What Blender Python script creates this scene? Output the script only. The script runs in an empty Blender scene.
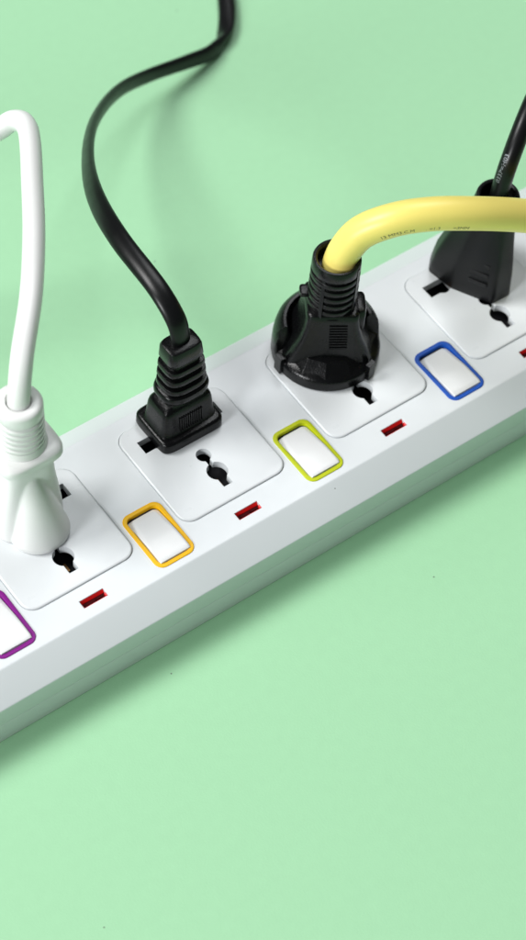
import bpy, bmesh, math, random
from mathutils import Vector, Matrix, noise
random.seed(7)
scene = bpy.context.scene
COL = scene.collection
MM = 0.001
H = 25.5                                  # strip height above the paper, mm (z = 0 below is the strip's top face)

# ------------------------------------------------------------------ camera
def W(x, y, z):                            # strip millimetres -> world metres
    return Vector((x*MM, y*MM, (z+H)*MM))
cam_d = bpy.data.cameras.new('camera')
cam = bpy.data.objects.new('camera', cam_d); COL.objects.link(cam)
R0 = Vector((0.80623, -0.58838, 0.06172)); R1 = Vector((-0.45324, -0.68134, -0.57476)); R2 = Vector((0.38023, 0.43541, -0.81599))
cm = Matrix((R0, -R1, -R2)).transposed().to_4x4()
cm.translation = W(-224.506, -357.430, 638.546)
cam.matrix_world = cm
cam_d.sensor_fit = 'VERTICAL'; cam_d.sensor_height = 24.0; cam_d.sensor_width = 24.0
cam_d.lens = 2389.85*24.0/940.0
cam_d.clip_start = 0.01; cam_d.clip_end = 20
cam_d.dof.use_dof = True; cam_d.dof.focus_distance = 0.765; cam_d.dof.aperture_fstop = 7.5
scene.camera = cam

# ------------------------------------------------------------------ light (studio: soft key from behind left, weak soft fill)
world = bpy.data.worlds.new('World'); scene.world = world; world.use_nodes = True
bg = world.node_tree.nodes['Background']; bg.inputs[0].default_value = (0.93, 0.97, 1.0, 1); bg.inputs[1].default_value = 0.06
def area(name, loc, target, size, power, col=(1, 1, 1), sy=None):
    d = bpy.data.lights.new(name, 'AREA'); d.shape = 'RECTANGLE' if sy else 'SQUARE'
    d.size = size
    if sy: d.size_y = sy
    d.energy = power; d.color = col
    o = bpy.data.objects.new(name, d); COL.objects.link(o); o.location = loc
    o.rotation_euler = (Vector(target)-Vector(loc)).to_track_quat('-Z', 'Y').to_euler()
    return o
area('key_softbox', (-1.75, 1.45, 3.00), (0.12, 0.05, 0.0), 1.40, 118.0, (1.0, 0.995, 0.985))
area('overhead_softbox', (1.25, 1.05, 2.7), (0.22, 0.14, 0.0), 1.40, 36.0, (0.96, 0.985, 1.0))
area('side_softbox', (-2.2, -0.42, 1.10), (0.05, 0.0, 0.02), 0.65, 42.0, (0.97, 0.985, 1.0))
scene.view_settings.view_transform = 'Standard'; scene.view_settings.look = 'None'
scene.view_settings.exposure = 0.0; scene.view_settings.gamma = 1.0
scene.render.engine = 'CYCLES'

# ------------------------------------------------------------------ materials
def mat(name, base, rough=0.4, spec=0.5, coat=0.0, bump=0.0, bump_scale=900, mottle=0.05, mottle_scale=60,
        specks=0.0, speck_col=(0.05, 0.045, 0.04), bevel=0.0, sss=0.0, rough_var=0.08, metallic=0.0, speck_scale=140):
    m = bpy.data.materials.new(name); m.use_nodes = True
    nt = m.node_tree; N = nt.nodes; L = nt.links; b = N['Principled BSDF']
    b.inputs['Roughness'].default_value = rough; b.inputs['Specular IOR Level'].default_value = spec
    b.inputs['Metallic'].default_value = metallic
    if coat: b.inputs['Coat Weight'].default_value = coat; b.inputs['Coat Roughness'].default_value = 0.12
    if sss:
        b.inputs['Subsurface Weight'].default_value = sss; b.inputs['Subsurface Radius'].default_value = (1, 0.9, 0.8); b.inputs['Subsurface Scale'].default_value = 0.0012
    tc = N.new('ShaderNodeTexCoord')
    n1 = N.new('ShaderNodeTexNoise'); n1.inputs['Scale'].default_value = mottle_scale; n1.inputs['Detail'].default_value = 5
    L.new(tc.outputs['Object'], n1.inputs['Vector'])
    mx = N.new('ShaderNodeMix'); mx.data_type = 'RGBA'
    mx.inputs[6].default_value = tuple(c*(1-mottle) for c in base)+(1,); mx.inputs[7].default_value = tuple(min(1, c*(1+mottle)) for c in base)+(1,)
    L.new(n1.outputs['Fac'], mx.inputs[0])
    colour = mx.outputs[2]
    if specks:
        v = N.new('ShaderNodeTexVoronoi'); v.voronoi_dimensions = '2D'; v.inputs['Scale'].default_value = speck_scale; L.new(tc.outputs['Object'], v.inputs['Vector'])
        lt = N.new('ShaderNodeMath'); lt.operation = 'LESS_THAN'; lt.inputs[1].default_value = 0.021; L.new(v.outputs['Distance'], lt.inputs[0])
        sp = N.new('ShaderNodeSeparateColor'); L.new(v.outputs['Color'], sp.inputs[0])
        g2 = N.new('ShaderNodeMath'); g2.operation = 'LESS_THAN'; g2.inputs[1].default_value = specks; L.new(sp.outputs[0], g2.inputs[0])
        mu = N.new('ShaderNodeMath'); mu.operation = 'MULTIPLY'; L.new(lt.outputs[0], mu.inputs[0]); L.new(g2.outputs[0], mu.inputs[1])
        mu2 = N.new('ShaderNodeMath'); mu2.operation = 'MULTIPLY'; L.new(mu.outputs[0], mu2.inputs[0]); mu2.inputs[1].default_value = 0.8
        ms = N.new('ShaderNodeMix'); ms.data_type = 'RGBA'; L.new(mu2.outputs[0], ms.inputs[0]); L.new(colour, ms.inputs[6]); ms.inputs[7].default_value = speck_col+(1,)
        colour = ms.outputs[2]
    L.new(colour, b.inputs['Base Color'])
    if rough_var:
        n2 = N.new('ShaderNodeTexNoise'); n2.inputs['Scale'].default_value = 220; n2.inputs['Detail'].default_value = 4; L.new(tc.outputs['Object'], n2.inputs['Vector'])
        mr = N.new('ShaderNodeMapRange'); mr.inputs[3].default_value = max(0.02, rough-rough_var); mr.inputs[4].default_value = rough+rough_var
        L.new(n2.outputs['Fac'], mr.inputs[0]); L.new(mr.outputs[0], b.inputs['Roughness'])
    nrm = None
    if bevel:
        bv = N.new('ShaderNodeBevel'); bv.samples = 6; bv.inputs['Radius'].default_value = bevel*MM; nrm = bv.outputs[0]
    if bump:
        n3 = N.new('ShaderNodeTexNoise'); n3.inputs['Scale'].default_value = bump_scale; n3.inputs['Detail'].default_value = 3; L.new(tc.outputs['Object'], n3.inputs['Vector'])
        bp = N.new('ShaderNodeBump'); bp.inputs['Strength'].default_value = bump; bp.inputs['Distance'].default_value = 0.0002
        L.new(n3.outputs['Fac'], bp.inputs['Height'])
        if nrm: L.new(nrm, bp.inputs['Normal'])
        nrm = bp.outputs[0]
    if nrm: L.new(nrm, b.inputs['Normal'])
    return m

M = {}
M['paper'] = mat('green_paper', (0.328, 0.630, 0.366), rough=0.68, spec=0.80, bump=0.22, bump_scale=1300, mottle=0.030, mottle_scale=260, specks=0.014, rough_var=0.05, speck_scale=75)
M['white'] = mat('white_plastic', (0.70, 0.735, 0.752), rough=0.33, spec=0.4, bump=0.03, bump_scale=2500, mottle=0.012, specks=0.012, speck_scale=110, bevel=0.35)
M['plate'] = mat('white_plate_plastic', (0.71, 0.74, 0.755), rough=0.30, spec=0.4, bump=0.02, bump_scale=2500, mottle=0.010, specks=0.035, speck_scale=110, bevel=0.3)
M['rocker'] = mat('white_rocker_plastic', (0.80, 0.81, 0.81), rough=0.30, spec=0.4, mottle=0.008, bevel=0.3)
M['yellow_bezel'] = mat('yellow_bezel', (0.90, 0.50, 0.002), rough=0.42, spec=0.25, mottle=0.02)
M['lime_bezel'] = mat('lime_bezel', (0.50, 0.57, 0.003), rough=0.42, spec=0.25, mottle=0.02)
M['blue_bezel'] = mat('blue_bezel', (0.002, 0.080, 0.46), rough=0.42, spec=0.25, mottle=0.02)
M['purple_bezel'] = mat('purple_bezel', (0.22, 0.002, 0.23), rough=0.42, spec=0.25, mottle=0.02)
M['red_lens'] = mat('red_lens', (0.72, 0.010, 0.010), rough=0.15, spec=0.4, mottle=0.05)
M['dark_red'] = mat('dark_red', (0.045, 0.001, 0.002), rough=0.5, spec=0.05, mottle=0.2, mottle_scale=700)
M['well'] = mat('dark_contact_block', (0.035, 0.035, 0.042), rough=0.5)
M['brass'] = mat('brass', (0.32, 0.18, 0.08), rough=0.4, metallic=1.0)
M['black'] = mat('black_moulded_plastic', (0.004, 0.0042, 0.0046), rough=0.25, spec=0.26, rough_var=0.13, bump=0.34, bump_scale=1800, mottle=0.2, specks=0.05, speck_col=(0.22, 0.22, 0.22), speck_scale=500, bevel=0.25)
M['black_matte'] = mat('black_matte_plastic', (0.005, 0.0053, 0.006), rough=0.38, spec=0.25, bump=0.25, bump_scale=2600, mottle=0.2, bevel=0.4)
M['black_cable'] = mat('black_cable', (0.005, 0.0053, 0.0058), rough=0.33, spec=0.30, bump=0.05, bump_scale=700, mottle=0.2)
M['white_plug'] = mat('white_plug_plastic', (0.79, 0.80, 0.785), rough=0.36, spec=0.4, bump=0.03, bump_scale=1500, mottle=0.012, bevel=0.3)
M['white_cable'] = mat('white_cable', (0.80, 0.81, 0.795), rough=0.38, spec=0.4, mottle=0.015)
M['yellow_cable'] = mat('yellow_cable', (0.88, 0.74, 0.19), rough=0.36, spec=0.4, bump=0.04, bump_scale=500, mottle=0.02)
M['ink'] = mat('ink', (0.13, 0.11, 0.05), rough=0.6)
M['white_ink'] = mat('white_ink', (0.30, 0.32, 0.35), rough=0.5)

# ------------------------------------------------------------------ helpers
def thing(name, label, cat, loc):
    o = bpy.data.objects.new(name, None); COL.objects.link(o); o.location = W(*loc)
    o.empty_display_size = 0.01
    o['label'] = label; o['category'] = cat; o['_o'] = loc
    return o
ORIGIN = {}
def sharp(me, ang=38):
    for p in me.polygons: p.use_smooth = True
    me.set_sharp_from_angle(angle=math.radians(ang))
def mesh_from(name, verts, faces, m, ang=38):
    me = bpy.data.meshes.new(name); me.from_pydata([tuple(v) for v in verts], [], faces); me.update()
    bm = bmesh.new(); bm.from_mesh(me); bmesh.ops.recalc_face_normals(bm, faces=bm.faces); bm.to_mesh(me); bm.free()
    me.materials.append(M[m] if isinstance(m, str) else m)
    sharp(me, ang)
    return me
def link(name, me, parent=None, loc=(0, 0, 0)):
    o = bpy.data.objects.new(name, me); COL.objects.link(o)
    o.location = Vector(loc)*MM
    if parent is not None: o.parent = parent
    return o
class Geo:
    """collects verts (mm, relative to origin o) and faces"""
    def __init__(s, o=(0, 0, 0)): s.v = []; s.f = []; s.o = Vector(o)
    def add(s, verts, faces):
        n = len(s.v); s.v += [(Vector(q)-s.o)*MM for q in verts]; s.f += [tuple(i+n for i in f) for f in faces]
    def loft(s, secs, cap=(True, True)):
        n = len(secs[0]); vs = [p for q in secs for p in q]; fs = []
        for k in range(len(secs)-1):
            for i in range(n):
                j = (i+1) % n; fs.append((k*n+i, k*n+j, (k+1)*n+j, (k+1)*n+i))
        if cap[0]: fs.append(tuple(range(n-1, -1, -1)))
        if cap[1]: fs.append(tuple(range((len(secs)-1)*n, len(secs)*n)))
        s.add(vs, fs)
    def box(s, c, h, rot=None):
        vs = []
        for x in (-1, 1):
            for y in (-1, 1):
                for z in (-1, 1):
                    q = Vector((x*h[0], y*h[1], z*h[2]))
                    if rot is not None: q = rot @ q
                    vs.append(Vector(c)+q)
        s.add(vs, [(0, 1, 3, 2), (4, 6, 7, 5), (0, 4, 5, 1), (2, 3, 7, 6), (0, 2, 6, 4), (1, 5, 7, 3)])
    def mesh(s, name, m, ang=38): return mesh_from(name, s.v, s.f, m, ang)
def superel(cx, cy, z, hx, hy, p=2.0, rot=0.0, n=64, tilt=None):
    out = []; c, s_ = math.cos(rot), math.sin(rot)
    for i in range(n):
        a = 2*math.pi*i/n; ca, sa = math.cos(a), math.sin(a)
        x = hx*math.copysign(abs(ca)**(2/p), ca); y = hy*math.copysign(abs(sa)**(2/p), sa)
        out.append((cx+c*x-s_*y, cy+s_*x+c*y, z))
    return out
def rrect(cx, cy, hx, hy, r, seg=6):
    out = []
    for (sx, sy, a0) in ((1, 1, 0), (-1, 1, 90), (-1, -1, 180), (1, -1, 270)):
        for k in range(seg+1):
            a = math.radians(a0+90*k/seg); out.append((cx+sx*(hx-r)+r*math.cos(a), cy+sy*(hy-r)+r*math.sin(a)))
    return out
def lift(poly, z): return [(x, y, z) for x, y in poly]
def boolean(me_a, me_b, op='DIFFERENCE'):
    a = bpy.data.objects.new('tmp_a', me_a); b = bpy.data.objects.new('tmp_b', me_b); COL.objects.link(a); COL.objects.link(b)
    md = a.modifiers.new('b', 'BOOLEAN'); md.operation = op; md.solver = 'EXACT'; md.object = b
    dg = bpy.context.evaluated_depsgraph_get(); me = bpy.data.meshes.new_from_object(a.evaluated_get(dg))
    bpy.data.objects.remove(a); bpy.data.objects.remove(b)
    return me
def catmull(pts, per=10):
    P = [Vector(p) for p in pts]; P = [P[0]*2-P[1]]+P+[P[-1]*2-P[-2]]; out = []
    for i in range(1, len(P)-2):
        p0, p1, p2, p3 = P[i-1], P[i], P[i+1], P[i+2]
        d = lambda a, b: max(1e-4, (b-a).length**0.5)
        t0 = 0; t1 = t0+d(p0, p1); t2 = t1+d(p1, p2); t3 = t2+d(p2, p3)
        for k in range(per):
            t = t1+(t2-t1)*k/per
            A1 = p0*((t1-t)/(t1-t0))+p1*((t-t0)/(t1-t0)); A2 = p1*((t2-t)/(t2-t1))+p2*((t-t1)/(t2-t1)); A3 = p2*((t3-t)/(t3-t2))+p3*((t-t2)/(t3-t2))
            B1 = A1*((t2-t)/(t2-t0))+A2*((t-t0)/(t2-t0)); B2 = A2*((t3-t)/(t3-t1))+A3*((t-t1)/(t3-t1))
            out.append(B1*((t2-t)/(t2-t1))+B2*((t-t1)/(t2-t1)))
    out.append(P[-2]); return out
def sweep(g, path, ra, rb, wide=None, n=24):
    """elliptic section (ra along the wide axis) along the path; wide = list of axis hints spread over the path. returns frames"""
    secs = []; fr = []; up = Vector((1, 0, 0)); m = len(path)
    for i, p in enumerate(path):
        t = (path[min(i+1, m-1)]-path[max(i-1, 0)]).normalized()
        if wide:
            u = i/(m-1)*(len(wide)-1); k = min(int(u), len(wide)-2); a = Vector(wide[k]).lerp(Vector(wide[k+1]), u-k)
        else: a = up
        a = (a-t*a.dot(t)).normalized(); up = a; b = t.cross(a)
        fr.append((p, t, a, b))
        secs.append([p+a*(ra*math.cos(2*math.pi*j/n))+b*(rb*math.sin(2*math.pi*j/n)) for j in range(n)])
    g.loft(secs)
    return fr
def print_on(name, text, frames, r, s0, face, size, m, parent, o):
    """lettering laid on the skin of a round cable from s0 mm along it, on the side that faces the direction `face`"""
    cu = bpy.data.curves.new('txt', 'FONT'); cu.body = text; cu.size = 1.0; cu.resolution_u = 2
    ob = bpy.data.objects.new('txt', cu); COL.objects.link(ob)
    me0 = bpy.data.meshes.new_from_object(ob.evaluated_get(bpy.context.evaluated_depsgraph_get())); bpy.data.objects.remove(ob)
    acc = [0.0]
    for i in range(1, len(frames)): acc.append(acc[-1]+(frames[i][0]-frames[i-1][0]).length)
    vs = []; face = Vector(face)
    for v in me0.vertices:
        s = s0+v.co.x*size; k = 0
        while k < len(acc)-2 and acc[k+1] < s: k += 1
        u = (s-acc[k])/max(1e-6, acc[k+1]-acc[k]); F, G = frames[k], frames[k+1]
        p = F[0].lerp(G[0], u); t = F[1].lerp(G[1], u).normalized()
        a = (face-t*face.dot(t)).normalized(); b = a.cross(t)     # b: reading-up direction round the skin
        th = v.co.y*size/r
        vs.append((p+(a*math.cos(th)+b*math.sin(th))*(r+0.04)-Vector(o))*MM)
    return link(name, mesh_from(name, vs, [tuple(p.vertices) for p in me0.polygons], m), parent)

# ------------------------------------------------------------------ the paper
bm = bmesh.new(); bmesh.ops.create_grid(bm, x_segments=4, y_segments=4, size=1.6)
me = bpy.data.meshes.new('paper'); bm.to_mesh(me); bm.free(); me.materials.append(M['paper'])
paper = bpy.data.objects.new('paper_ground', me); COL.objects.link(paper); paper['kind'] = 'structure'
paper['label'] = 'pale green paper surface under everything'

# ------------------------------------------------------------------ power strip
X0, X1 = -112.0, 272.0
YF, YB = -32.6, 26.1                       # front and back edge of the flat top
strip = thing('power_strip', 'long white power strip with coloured switch frames lying on green paper', 'power strip', (80, 0, -H))
SO = (80, 0, -H)
def arc(cx, cz, r, a0, a1, n):
    return [(cx+r*math.cos(math.radians(a0+(a1-a0)*k/n)), cz+r*math.sin(math.radians(a0+(a1-a0)*k/n))) for k in range(n+1)]
def profile_round(pts, rad, n=5):
    out = []; m = len(pts)
    for i in range(m):
        p = Vector(pts[i]); a = (Vector(pts[i-1])-p).normalized(); b = (Vector(pts[(i+1) % m])-p).normalized(); r = rad[i]
        if r <= 0: out.append(tuple(p)); continue
        half = math.acos(max(-1, min(1, a.dot(b))))/2; d = r/math.tan(half); c = p+(a+b).normalized()*(r/math.sin(half))
        s, e = p+a*d-c, p+b*d-c
        for k in range(n+1):
            v = s.lerp(e, k/n).normalized()*r; out.append(tuple(c+v))
    return out
def prism(g, prof, x0, x1, end_r=0.0):
    secs = [[(x0, y, z) for y, z in prof], [(x1, y, z) for y, z in prof]]
    g.loft(secs)
ZC, ZS = -6.5, -14.8
DC = 9.35                                   # run of the sloped shoulder
cover_prof = profile_round([(YF, 0), (YF-DC, ZC), (YF-DC-0.1, ZS), (YB+DC+0.1, ZS), (YB+DC, ZC), (YB, 0)], [1.4, 0.7, 0.12, 0.12, 0.7, 1.4])
g = Geo(SO); prism(g, cover_prof, X0, X1); cover_me = g.mesh('cover', 'white', 25)
cut = Geo(SO)
IDX = list(range(-1, 5))
PW = 20.8
SWX, SWY, SHX, SHY = 30.05, -18.5, 7.45, 11.6
LEDY = -27.0
for i in IDX:
    px = 60.0*i
    cut.loft([lift(rrect(px, 0, PW+0.15, PW+0.15, 5.1), -13), lift(rrect(px, 0, PW+0.15, PW+0.15, 5.1), 2)])
    sx = px-30.0+0.05
    cut.loft([lift(rrect(sx, SWY, SHX-0.5, SHY-0.5, 2.6), -9), lift(rrect(sx, SWY, SHX-0.5, SHY-0.5, 2.6), 2)])
    q = [(px-0.4-4.5, LEDY-1.55), (px-0.4+4.5, LEDY-1.55), (px-0.4+4.5, LEDY+1.55), (px-0.4-4.5, LEDY+1.55)]
    cut.loft([lift(q, -4), lift(q, 2)])
cover_me2 = boolean(cover_me, cut.mesh('cut', 'white'))
sharp(cover_me2, 25)
link('cover', cover_me2, strip)
base_prof = profile_round([(YF-DC-0.1, ZS-0.12), (YF-DC+0.1, -H), (YB+DC-0.1, -H), (YB+DC+0.1, ZS-0.12)], [0.12, 0.7, 0.7, 0.12])
g = Geo(SO); prism(g, base_prof, X0, X1); link('base', g.mesh('base', 'white', 25), strip)

# socket plate, shared mesh
def plate_mesh():
    g = Geo((0, 0, 0))
    g.loft([lift(rrect(0, 0, PW-d, PW-d, 5.0-d), z) for z, d in ((-2.4, 0), (0.15, 0), (0.45, 0.10), (0.62, 0.32), (0.68, 0.7))])
    me = g.mesh('socket_plate', 'plate', 30)
    c = Geo((0, 0, 0))
    def hole(poly): c.loft([lift(poly, -6), lift(poly, 3)])
    def circ(cx, cy, r, n=32): return [(cx+r*math.cos(2*math.pi*k/n), cy+r*math.sin(2*math.pi*k/n)) for k in range(n)]
    for poly in (circ(0, -1.4, 2.55), circ(0.1, -9.0, 3.55), [(-0.9, -8), (0.9, -8), (0.9, -1.5), (-0.9, -1.5)], [(-1.75, -15.4), (1.75, -15.4), (1.75, -9), (-1.75, -9)],
                 [(-15.4, 9.5), (-6, 9.5), (-6, 14.7), (-15.4, 14.7)], circ(-9.3, 11.2, 2.7), [(6, 9.5), (15.4, 9.5), (15.4, 14.7), (6, 14.7)], circ(9.3, 11.2, 2.7)):
        c2 = Geo((0, 0, 0)); c2.loft([lift(poly, -6), lift(poly, 3)])
        me = boolean(me, c2.mesh('h', 'plate', 30))
    sharp(me, 30); return me
pm = plate_mesh()
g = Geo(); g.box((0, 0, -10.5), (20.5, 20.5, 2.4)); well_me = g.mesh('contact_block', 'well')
g = Geo()
g.box((-1.1, -9.2, -7.4), (0.45, 1.6, 1.0)); g.box((1.1, -9.2, -7.4), (0.45, 1.6, 1.0)); con_me1 = g.mesh('contact', 'brass')
g = Geo(); g.box((-11.5, 11.4, -6.6), (3.2, 0.5, 1.4)); con_me2 = g.mesh('contact', 'brass')
# bezel ring
def bezel_mesh(m):
    g = Geo(); prof = [(0.40, -1.2), (0.0, 0.02), (0.0, 0.20), (0.08, 0.30), (0.24, 0.34), (1.15, 0.34), (1.34, 0.28), (1.40, 0.1), (1.44, -1.2)]
    prof = prof+prof[:1]; g.loft([lift(rrect(0, 0, SHX-d, SHY-d, 3.2-d*0.75, 8), z) for d, z in prof], (False, False)); return g.mesh('bezel', m, 50)
# rocker: front half flush, rear half pressed in, sides drafted towards the rear
def rocker_mesh():
    g = Geo(); hx, hy = SHX-1.68, SHY-1.68; secs = []; n = 18
    for k in range(n+1):
        u = k/n; y = -hy+(2*hy-0.55)*u
        if u < 0.42: zt = 1.15-0.2*u
        else: zt = 1.07-((u-0.42)/0.58)**1.1*1.55
        fl = max(0, (u-0.25)/0.75); w = 0.3+2.2*fl
        e = 0.0
        if k in (0, n): e = 0.35
        r = 0.0
        pts = [(-hx, -6.0), (-hx, zt-0.25-0.45*fl), (-hx+w, zt-0.05), (-hx+w+0.35, zt), (hx-0.6-w*0.42, zt), (hx-0.25-w*0.42, zt-0.05), (hx, zt-0.25-0.45*fl), (hx, -6.0)]
        secs.append([(x*(1-0.02*(k in (0, n))), y, z-e*(z > -3)) for x, z in pts])
    g.loft(secs); return g.mesh('rocker', 'rocker', 34)
rk = rocker_mesh()
g = Geo(); g.box((0, 0, -4.6), (SHX-0.7, SHY-0.7, 3.2)); gap_shade_me = g.mesh('gap_shade_block', 'well')  # added dark block: paints the shade in the gap round the rocker
g = Geo()   # lamp tray: floor, back wall, front wall, ends
g.box((0, 0, -1.8), (4.45, 1.5, 0.4)); tray_floor = g.mesh('lamp_floor', 'dark_red')
def lens_mesh():
    g = Geo()
    g.add([(-4.45, 1.5, -0.15), (4.45, 1.5, -0.15), (4.45, 0.75, -1.25), (-4.45, 0.75, -1.25), (-4.45, 1.5, -2.6), (4.45, 1.5, -2.6), (4.45, 0.75, -2.6), (-4.45, 0.75, -2.6)],
          [(0, 1, 2, 3), (0, 4, 5, 1), (3, 2, 6, 7), (0, 3, 7, 4), (1, 5, 6, 2), (4, 7, 6, 5)])
    g.box((0, -1.36, -1.5), (4.45, 0.13, 1.1)); g.box((-4.33, -0.55, -1.5), (0.12, 0.6, 1.05)); g.box((4.2, -0.55, -1.35), (0.25, 0.6, 1.05))
    return g.mesh('lens', 'red_lens', 20)
lens_me = lens_mesh()
g = Geo(); g.box((-1.5, -0.25, -1.25), (1.7, 0.5, 0.25)); g.box((1.7, -0.2, -1.2), (0.75, 0.45, 0.35)); neon_me = g.mesh('neon_lamp', 'dark_red')
SW_COL = {-1: 'blue', 0: 'purple', 1: 'yellow', 2: 'lime', 3: 'blue', 4: 'purple'}
bez = {c: bezel_mesh(c+'_bezel') for c in ('yellow', 'lime', 'blue', 'purple')}
def S(x, y, z): return (x-SO[0], y-SO[1], z-SO[2])
for i in IDX:
    px = 60.0*i
    p = link('socket_plate', pm, strip, S(px, 0, 0))
    link('contact_block', well_me, p); link('contact', con_me1, p); link('contact', con_me2, p)
    b = link('switch_frame', bez[SW_COL[i]], strip, S(px-29.95, SWY, 0)); b['label'] = SW_COL[i]+' plastic switch frame'
    link('rocker', rk, b); link('gap_shade_block', gap_shade_me, b)
    l = link('indicator_lamp', lens_me, strip, S(px-0.4, LEDY, 0)); l['label'] = 'small red indicator lamp window'
    link('lamp_floor', tray_floor, l); link('neon_lamp', neon_me, l)

# ------------------------------------------------------------------ black plug with flat cord (second socket)
O = (61.0, 14.2, 0.68)
ZP = 0.68
plug = thing('black_flat_cord_plug', 'black plug with rectangular flange and looping flat cord, beside the yellow switch', 'plug', O)
g = Geo(O)
def stack(g, rows, p=6, rot=0, n=72):
    g.loft([superel(cx, cy, z, hx, hy, (r[5] if len(r) > 5 else p), rot, n) for r in rows for (z, cx, cy, hx, hy) in [r[:5]]])
stack(g, [(ZP, 61, 14.2, 11.9, 9.3), (ZP+0.4, 61, 14.2, 12.25, 9.65), (4.4, 61, 14.2, 12.15, 9.6), (5.0, 61, 14.2, 11.8, 9.25), (5.3, 61, 14.2, 11.0, 8.5)], p=7)
fl = link('flange', g.mesh('flange', 'black', 40), plug)
g = Geo(O)
stack(g, [(5.2, 61, 14.3, 10.9, 7.3), (5.7, 61, 14.3, 10.5, 6.9), (9, 61, 14.3, 10.1, 6.5), (13.5, 61, 14.4, 9.7, 6.1), (15.2, 61, 14.4, 9.3, 5.8), (16.2, 61, 14.5, 8.5, 5.2), (17.2, 61.2, 14.6, 7.2, 4.6), (21, 61.2, 14.6, 6.6, 4.4)], p=6.5)
bod = link('plug_body', g.mesh('plug_body', 'black', 40), plug)
for k in range(11):
    g = Geo(O); g.box((56.8+k*0.85, 7.72-0.0, 9.6), (0.22, 0.28, 3.1), Matrix.Rotation(math.radians(-5.5), 3, 'X')); link('grip_rib', g.mesh('grip_rib', 'black'), bod)
g = Geo(O)
rows = []
def rib_rows(zs, ze, n, hx0, hx1, hy0, hy1, cx0, cx1, cy0, cy1, groove, gap=0.42, dep=0.86):
    out = []
    for k in range(n):
        for (u, s) in ((0.0, dep), (0.03, dep), (0.10, 0.985), (0.16, 1), (1-gap-0.06, 1), (1-gap, 0.985), (1-gap+0.05, dep), (1.0, dep)):
            t = (k+u)/n; hx = hx0+(hx1-hx0)*t; hy = hy0+(hy1-hy0)*t
            out.append((zs+(ze-zs)*t, cx0+(cx1-cx0)*t, cy0+(cy1-cy0)*t, hx*s, hy*s))
    return out
rows = [(17.6, 61.6, 14.9, 7.2, 5.0, 3.0), (18.2, 61.6, 14.9, 8.4, 6.2, 2.7), (19.2, 61.6, 14.9, 9.0, 6.9, 2.6), (20.6, 61.6, 14.9, 9.1, 7.0, 2.6), (21.8, 61.6, 14.9, 8.8, 6.8, 2.6), (22.3, 61.6, 14.9, 8.2, 6.2, 2.6), (22.5, 61.6, 14.9, 7.0, 5.2, 2.6)]
rows += [r+(2.7+0.25*i/4,) for i, r in enumerate(rib_rows(22.8, 35.6, 3, 8.2, 6.9, 6.3, 4.9, 61.6, 61.2, 14.9, 15.2, 1, 0.42, 0.80))]
rows += [(35.7, 61.2, 15.2, 5.3, 3.9, 4), (36.3, 61.1, 15.2, 6.4, 4.5, 4.2), (36.9, 61.1, 15.2, 6.7, 4.8, 4.4), (41.4, 60.9, 15.3, 6.3, 4.5, 4.4), (42.4, 60.9, 15.3, 5.9, 4.1, 4.2), (42.8, 60.9, 15.3, 5.0, 3.2, 4)]
stack(g, rows, p=4.5)
link('strain_relief', g.mesh('strain_relief', 'black', 40), plug)
for s in (-1, 1):
    g = Geo(O); g.box((61.35+s*6.9, 14.9-2.0, 28.5), (0.55, 1.0, 7.0), Matrix.Rotation(math.radians(-6.5*s), 3, 'Y')); 
g = Geo(O)
path = catmull([(60.9, 15.3, 38), (60.7, 15.5, 45), (60.2, 17.5, 51.5), (59.8, 26.0, 57), (61.3, 50.5, 57), (68.5, 74.4, 49), (83.4, 102.0, 34), (105.8, 130.9, 15), (130.9, 151.8, -2), (150.2, 160.0, -12), (168.4, 162.7, -17.6), (181.2, 164.7, -21.4), (187.5, 167.3, -23.1), (193.4, 171.5, -23.57), (199.8, 178.4, -23.57), (209.8, 193.8, -23.57), (222.7, 216.1, -23.57), (240, 246, -23.57), (266, 288, -23.57), (302, 330, -23.57)], 10)
vw = (R2.x, R2.y, R2.z)
wide = [(1, 0, 0), (1, 0, 0.0), (0.9, -0.2, 0.1), (0.75, -0.2, 0.45), (0.1, -0.35, 0.8), (-0.3, -0.4, 0.8), (-0.35, -0.2, 0.9), (-0.3, 0.0, 0.9), (-0.2, 0.2, 0.75), (0.3, -0.5, 0.35), (0.8, -0.55, 0.0), (0.8, -0.5, 0), (0.8, -0.5, 0), (0.8, -0.5, 0)]
sweep(g, path, 3.45, 1.92, wide, 28)
link('cable', g.mesh('cable', 'black_cable', 60), plug)

# ------------------------------------------------------------------ black round plug with the thick yellow cord (third socket)
O = (120.0, 12.0, ZP)
plug = thing('yellow_cord_plug', 'black round-based plug on a thick yellow cord, beside the lime switch', 'plug', O)
g = Geo(O)
n = 96; secs = []
def hfac(a):                                # raised shell behind and right, low sloped ledge in front
    d = math.degrees(a) % 360
    def ss(e0, e1, x): t = max(0, min(1, (x-e0)/(e1-e0))); return t*t*(3-2*t)
    return 1-0.95*ss(160, 164, d)*(1-ss(333, 338, d))
for (r, z0, zh) in ((18.1, ZP, 0), (18.5, ZP+0.5, 0), (18.5, 4.4, 0), (18.4, 4.8, 2.2), (18.1, 5.2, 5.0), (17.5, 5.6, 7.4), (16.5, 6.2, 8.8), (15.2, 6.8, 9.3), (14.2, 7.4, 8.6), (13.5, 8.0, 6.6), (12.9, 8.4, 2.0), (10.6, 8.8, 0.4), (6, 9.0, 0.4)):
    secs.append([(120+r*math.cos(2*math.pi*k/n), 12+r*math.sin(2*math.pi*k/n), z0+zh*hfac(2*math.pi*k/n)) for k in range(n)])
g.loft(secs)
link('base_disc', g.mesh('base_disc', 'black', 32), plug)
g = Geo(O)
facets = [math.radians(a) for a in (172, 205, 232, 262, 296, 332, 20, 80, 130)]
g.loft([[(120+r*math.cos(a), 12+r*math.sin(a), z) for a in facets] for r, z in ((17.9, 4.6), (18.0, 5.4), (17.2, 6.3), (13.4, 9.8), (9.0, 10.4))])
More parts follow.
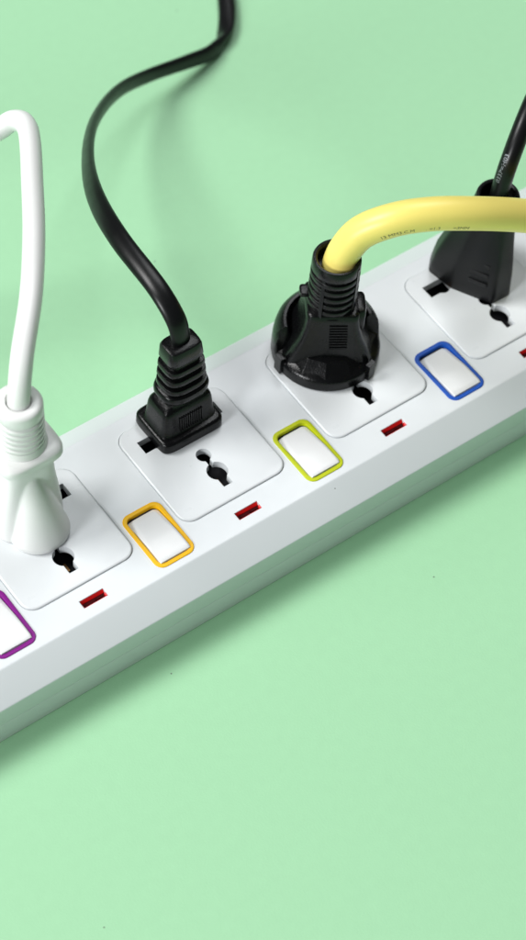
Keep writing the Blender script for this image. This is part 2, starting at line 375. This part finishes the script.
link('ledge', g.mesh('ledge', 'black', 14), plug)
ROT = math.radians(-33)
ca, sa = math.cos(ROT), math.sin(ROT)
def loc(u, v, z): return (119.3+ca*u-sa*v, 11.2+sa*u+ca*v, z)     # u across the face, v away from the camera
g = Geo(O)
rows = [(3.0, 14.9, 10.4), (8.0, 14.4, 10.2), (12, 12.7, 9.7), (17, 10.7, 9.1), (22, 9.5, 8.6), (26, 9.0, 8.3), (28.3, 8.9, 8.2), (29.0, 8.4, 7.8), (29.2, 7.6, 7.0)]
g.loft([superel(*loc(0.2, 0, z), hx, hy, 7.5, ROT, 96) for z, hx, hy in rows])
bod = link('plug_body', g.mesh('plug_body', 'black', 40), plug)
for k in range(9):
    g = Geo(O); z = 14.5+k*1.25; v = -9.52+0.095*(z-14.5)+0.05; g.box(loc(2.6-0.06*k, v, z), (3.0, 0.28, 0.3), Matrix.Rotation(ROT, 3, 'Z')); link('grip_rib', g.mesh('grip_rib', 'black'), bod)
for (u, v, z, hx, hy, hz) in ((-9.2, 1.0, 32.0, 1.7, 2.4, 0.7), (9.3, -1.0, 24.0, 2.2, 5.0, 5.0)):
    g = Geo(O); c = loc(u, v, z)
    g.loft([superel(c[0], c[1], z+zz, hx*f_, hy*f_, 4, ROT, 32) for zz, f_ in ((-hz, 0.9), (-hz*0.8, 1), (hz*0.7, 0.97), (hz*0.92, 0.85), (hz, 0.6))]); link('side_lug', g.mesh('side_lug', 'black', 40), bod)
for (a, rr) in ((176, 18.6), (-74, 18.6), (12, 18.6)):
    g = Geo(O); a_ = math.radians(a); c = (120+rr*math.cos(a_), 12+rr*math.sin(a_), 4.6)
    g.box(c, (0.9, 1.7, 3.6), Matrix.Rotation(a_, 3, 'Z')); link('side_clip', g.mesh('side_clip', 'black'), plug)
g = Geo(O)
rows = [(27.5, 120-1.0, 11.0, 8.3, 8.3)] + rib_rows(28.8, 47.0, 5, 8.35, 8.15, 8.35, 8.15, 119.2, 118.4, 11.1, 10.2, 1, 0.30, 0.90)
rows += [(47.1, 118.4, 10.2, 7.9, 7.9), (47.5, 118.4, 10.2, 8.15, 8.15), (51.2, 118.3, 10.1, 8.0, 8.0), (51.8, 118.3, 10.1, 7.7, 7.7), (51.9, 118.3, 10.1, 7.0, 7.0), (51.3, 118.3, 10.1, 6.4, 6.4), (47.0, 118.4, 10.2, 6.3, 6.3)]
stack(g, rows, p=2.0, n=64)
nk = link('strain_relief', g.mesh('strain_relief', 'black', 40), plug)
for a in (205, 290, 20):
    g = Geo(O); a_ = math.radians(a); g.box((118.85+8.1*math.cos(a_), 10.7+8.1*math.sin(a_), 39.5), (0.45, 0.6, 11.0), Matrix.Rotation(a_, 3, 'Z')); link('spine', g.mesh('spine', 'black'), nk)
g = Geo(O)
path = catmull([(118.9, 9.7, 42), (119.4, 9.9, 48.5), (121.6, 10.0, 54), (125.9, 8.3, 61), (134.3, 2.9, 67), (144.2, -2.3, 68.4), (156.6, -7.8, 66.3), (176.8, -13.6, 58), (198.4, -18.8, 45), (224.2, -25.6, 25), (252, -36, 0), (280, -52, -16), (315, -75, -19.95), (370, -110, -19.95)], 10)
fr = sweep(g, path, 5.55, 5.55, None, 40)
cb = link('cable', g.mesh('cable', 'yellow_cable', 60), plug)
YFR, YCB, YO = fr, cb, O

# ------------------------------------------------------------------ black wedge plug (fourth socket)
O = (184.0, 9.0, ZP)
plug = thing('black_wedge_plug', 'tall matte black wedge-shaped plug behind the yellow cord', 'plug', O)
def poly_resample(pts, n, rnd):
    # rounded closed polygon with n points (uniform)
    q = profile_round(pts, [rnd]*len(pts), 6); P = [Vector(a) for a in q]; P.append(P[0])
    L_ = [0]
    for i in range(1, len(P)): L_.append(L_[-1]+(P[i]-P[i-1]).length)
    out = []
    for k in range(n):
        s = L_[-1]*k/n; i = 0
        while L_[i+1] < s: i += 1
        out.append(P[i].lerp(P[i+1], (s-L_[i])/max(1e-9, L_[i+1]-L_[i])))
    return out
base_poly = [(180.3, -4.6), (188.2, -4.6), (196.0, 9.5), (197.0, 19.5), (192.5, 24.5), (176.0, 24.5), (171.0, 19.5), (172.5, 9.5)]
nb = 96
bp = poly_resample(base_poly, nb, 1.6)
top_c = Vector((184.6, 7.0))
# matching circle points by angle about the centre
def ring(t, z, scale=1.0):
    c0 = Vector((184.0, 9.5)); out = []
    for q in bp:
        d = (q-c0); a = math.atan2(d.y, d.x); tgt = top_c+Vector((math.cos(a), math.sin(a)))*7.4
        w = q.lerp(tgt, t); c = c0.lerp(top_c, t); w = c+(w-c)*scale
        out.append((w.x, w.y, z))
    return out
g = Geo(O)
secs = [ring(0, ZP, 0.985), ring(0.0, ZP+0.4, 1.0), ring(0.04, 5), ring(0.12, 11), ring(0.30, 18), ring(0.52, 25), ring(0.75, 32), ring(0.93, 38.5), ring(1.0, 43.6), ring(1.0, 44.2, 0.97), ring(1.0, 44.4, 0.9), ring(1.0, 44.0, 0.80), ring(1.0, 38.0, 0.76)]
g.loft(secs)
bod = link('plug_body', g.mesh('plug_body', 'black_matte', 40), plug)
for k in range(3):
    g = Geo(O); z = 9+4.2*k; q0 = Vector((175.3+0.42*k, 2.6+0.25*k, z)); 
    dirv = Vector((7.6, -14.6, 0)).normalized(); c = Vector((177.6+0.36*k, 1.5+0.45*k, z)); rm = Matrix.Rotation(math.atan2(dirv.y, dirv.x), 3, 'Z')
    g.box(c, (3.4, 0.9, 0.7), rm); link('grip_rib', g.mesh('grip_rib', 'black_matte'), bod)
g = Geo(O)
path = catmull([(184.5, 7.0, 36), (184.9, 6.9, 46), (187.0, 7.6, 57), (197.3, 13.5, 68), (216.2, 25.1, 71), (247.5, 45.1, 60), (289.2, 73.4, 35), (325, 100, 2), (352, 125, -18), (380, 155, -22.35), (420, 190, -22.35)], 10)
fr2 = sweep(g, path, 3.15, 3.15, None, 28)
cb2 = link('cable', g.mesh('cable', 'black_cable', 60), plug)
B2 = (fr2, cb2, O)

# ------------------------------------------------------------------ white plug (first socket)
O = (-1.0, 11.0, ZP)
plug = thing('white_plug', 'white plug with a bulging thumb grip and upright white cord, beside the purple switch', 'plug', O)
g = Geo(O)
rows = [(ZP, -1.2, 13.0, 11.8, 10.8, 3.2), (ZP+0.4, -1.2, 13.0, 12.1, 11.1, 3.2), (8, -1.2, 12.9, 11.7, 10.4, 3.4), (16, -1.2, 12.7, 10.6, 9.2, 3.8), (24, -1.2, 12.4, 9.3, 8.2, 4.2), (31, -1.2, 12.2, 8.6, 7.7, 4.6), (35.5, -1.1, 12.1, 8.7, 7.9, 4.8), (36.2, -1.1, 12.1, 9.9, 9.0, 4.8)]
stack(g, rows, p=4)
# rounded thumb grip, blended into the body
secs = []
for (z, cy, rx, ry) in ((ZP, 3.4, 9.8, 8.8), (3, 3.4, 9.9, 9.0), (8, 3.9, 8.7, 8.1), (13, 4.6, 7.5, 7.3), (18, 5.4, 6.2, 6.3), (23, 6.4, 4.9, 5.1), (27, 7.3, 3.7, 4.0), (30, 8.2, 2.7, 2.9), (32.5, 9.4, 1.5, 1.9)):
    secs.append(superel(-0.7-0.055*z, cy-0.3, z, rx, ry, 2.05, 0, 64))
g.loft(secs)
me_w = g.mesh('plug_body', 'white_plug', 40)
tmp = bpy.data.objects.new('tmp', me_w); COL.objects.link(tmp)
md = tmp.modifiers.new('r', 'REMESH'); md.mode = 'VOXEL'; md.voxel_size = 0.00035; md.use_smooth_shade = True
md = tmp.modifiers.new('s', 'SMOOTH'); md.factor = 0.5; md.iterations = 10
me_w = bpy.data.meshes.new_from_object(tmp.evaluated_get(bpy.context.evaluated_depsgraph_get())); bpy.data.objects.remove(tmp)
for p_ in me_w.polygons: p_.use_smooth = True
if not me_w.materials: me_w.materials.append(M['white_plug'])
link('plug_body', me_w, plug)
g = Geo(O)
stack(g, [(36.0, -1.2, 12.2, 10.3, 9.5), (36.3, -1.2, 12.2, 10.9, 10.1), (36.7, -1.2, 12.2, 11.1, 10.3), (38.9, -1.2, 12.2, 11.0, 10.2), (39.5, -1.2, 12.2, 10.7, 9.9), (39.9, -1.2, 12.2, 10.0, 9.2), (40.2, -1.2, 12.2, 8.8, 8.0)], p=4.5)
link('collar', g.mesh('collar', 'white_plug', 40), plug)
g = Geo(O)
rows = [(40.2, -1.2, 12.3, 8.4, 8.4), (42.5, -1.2, 12.4, 7.9, 7.9)] + rib_rows(42.6, 54.5, 5, 7.8, 7.6, 7.8, 7.6, -1.2, -1.2, 12.4, 12.7, 1, 0.38, 0.88)
rows += [(54.6, -1.2, 12.7, 7.1, 7.1), (55.2, -1.2, 12.7, 7.55, 7.55), (58.6, -1.2, 12.8, 7.5, 7.5), (59.5, -1.2, 12.8, 7.1, 7.1), (59.9, -1.2, 12.8, 6.2, 6.2), (60.0, -1.2, 12.8, 5.0, 5.0), (59.9, -1.2, 12.8, 4.2, 4.2), (59.2, -1.2, 12.8, 3.8, 3.8), (57, -1.2, 12.8, 3.7, 3.7)]
stack(g, rows, p=2.0, n=64)
link('strain_relief', g.mesh('strain_relief', 'white_plug', 45), plug)
g = Geo(O)
path = catmull([(-1.2, 12.7, 54), (-1.0, 12.8, 61.5), (4.0, 18.5, 71), (17.0, 33.6, 75), (31.6, 54.5, 72.5), (47.5, 80.2, 66), (59.2, 99.8, 60), (62.6, 106.8, 57.6), (63.3, 111.3, 56.2), (61.4, 114.4, 54.6), (57.5, 115.6, 52), (44.0, 117.5, 49), (16.0, 124, 46), (-30, 142, 42), (-90, 175, 30), (-150, 215, 0), (-195, 250, -18), (-240, 285, -21.95)], 10)
sweep(g, path, 3.55, 3.55, None, 28)
link('cable', g.mesh('cable', 'white_cable', 60), plug)
for o in list(bpy.data.objects):
    if '_o' in o: del o['_o']

# lettering on the cords
down = R1; to_cam = -R2
print_on('print', '13 MM3.C.M      . =1.3       =3MM', YFR, 5.55, 27.0, to_cam*0.34+down*0.94, 2.1, 'ink', YCB, YO)
print_on('print', '033P=H03', B2[0], 3.15, 15.5, to_cam*0.93-R0*0.25-down*0.1, 2.2, 'white_ink', B2[1], B2[2])
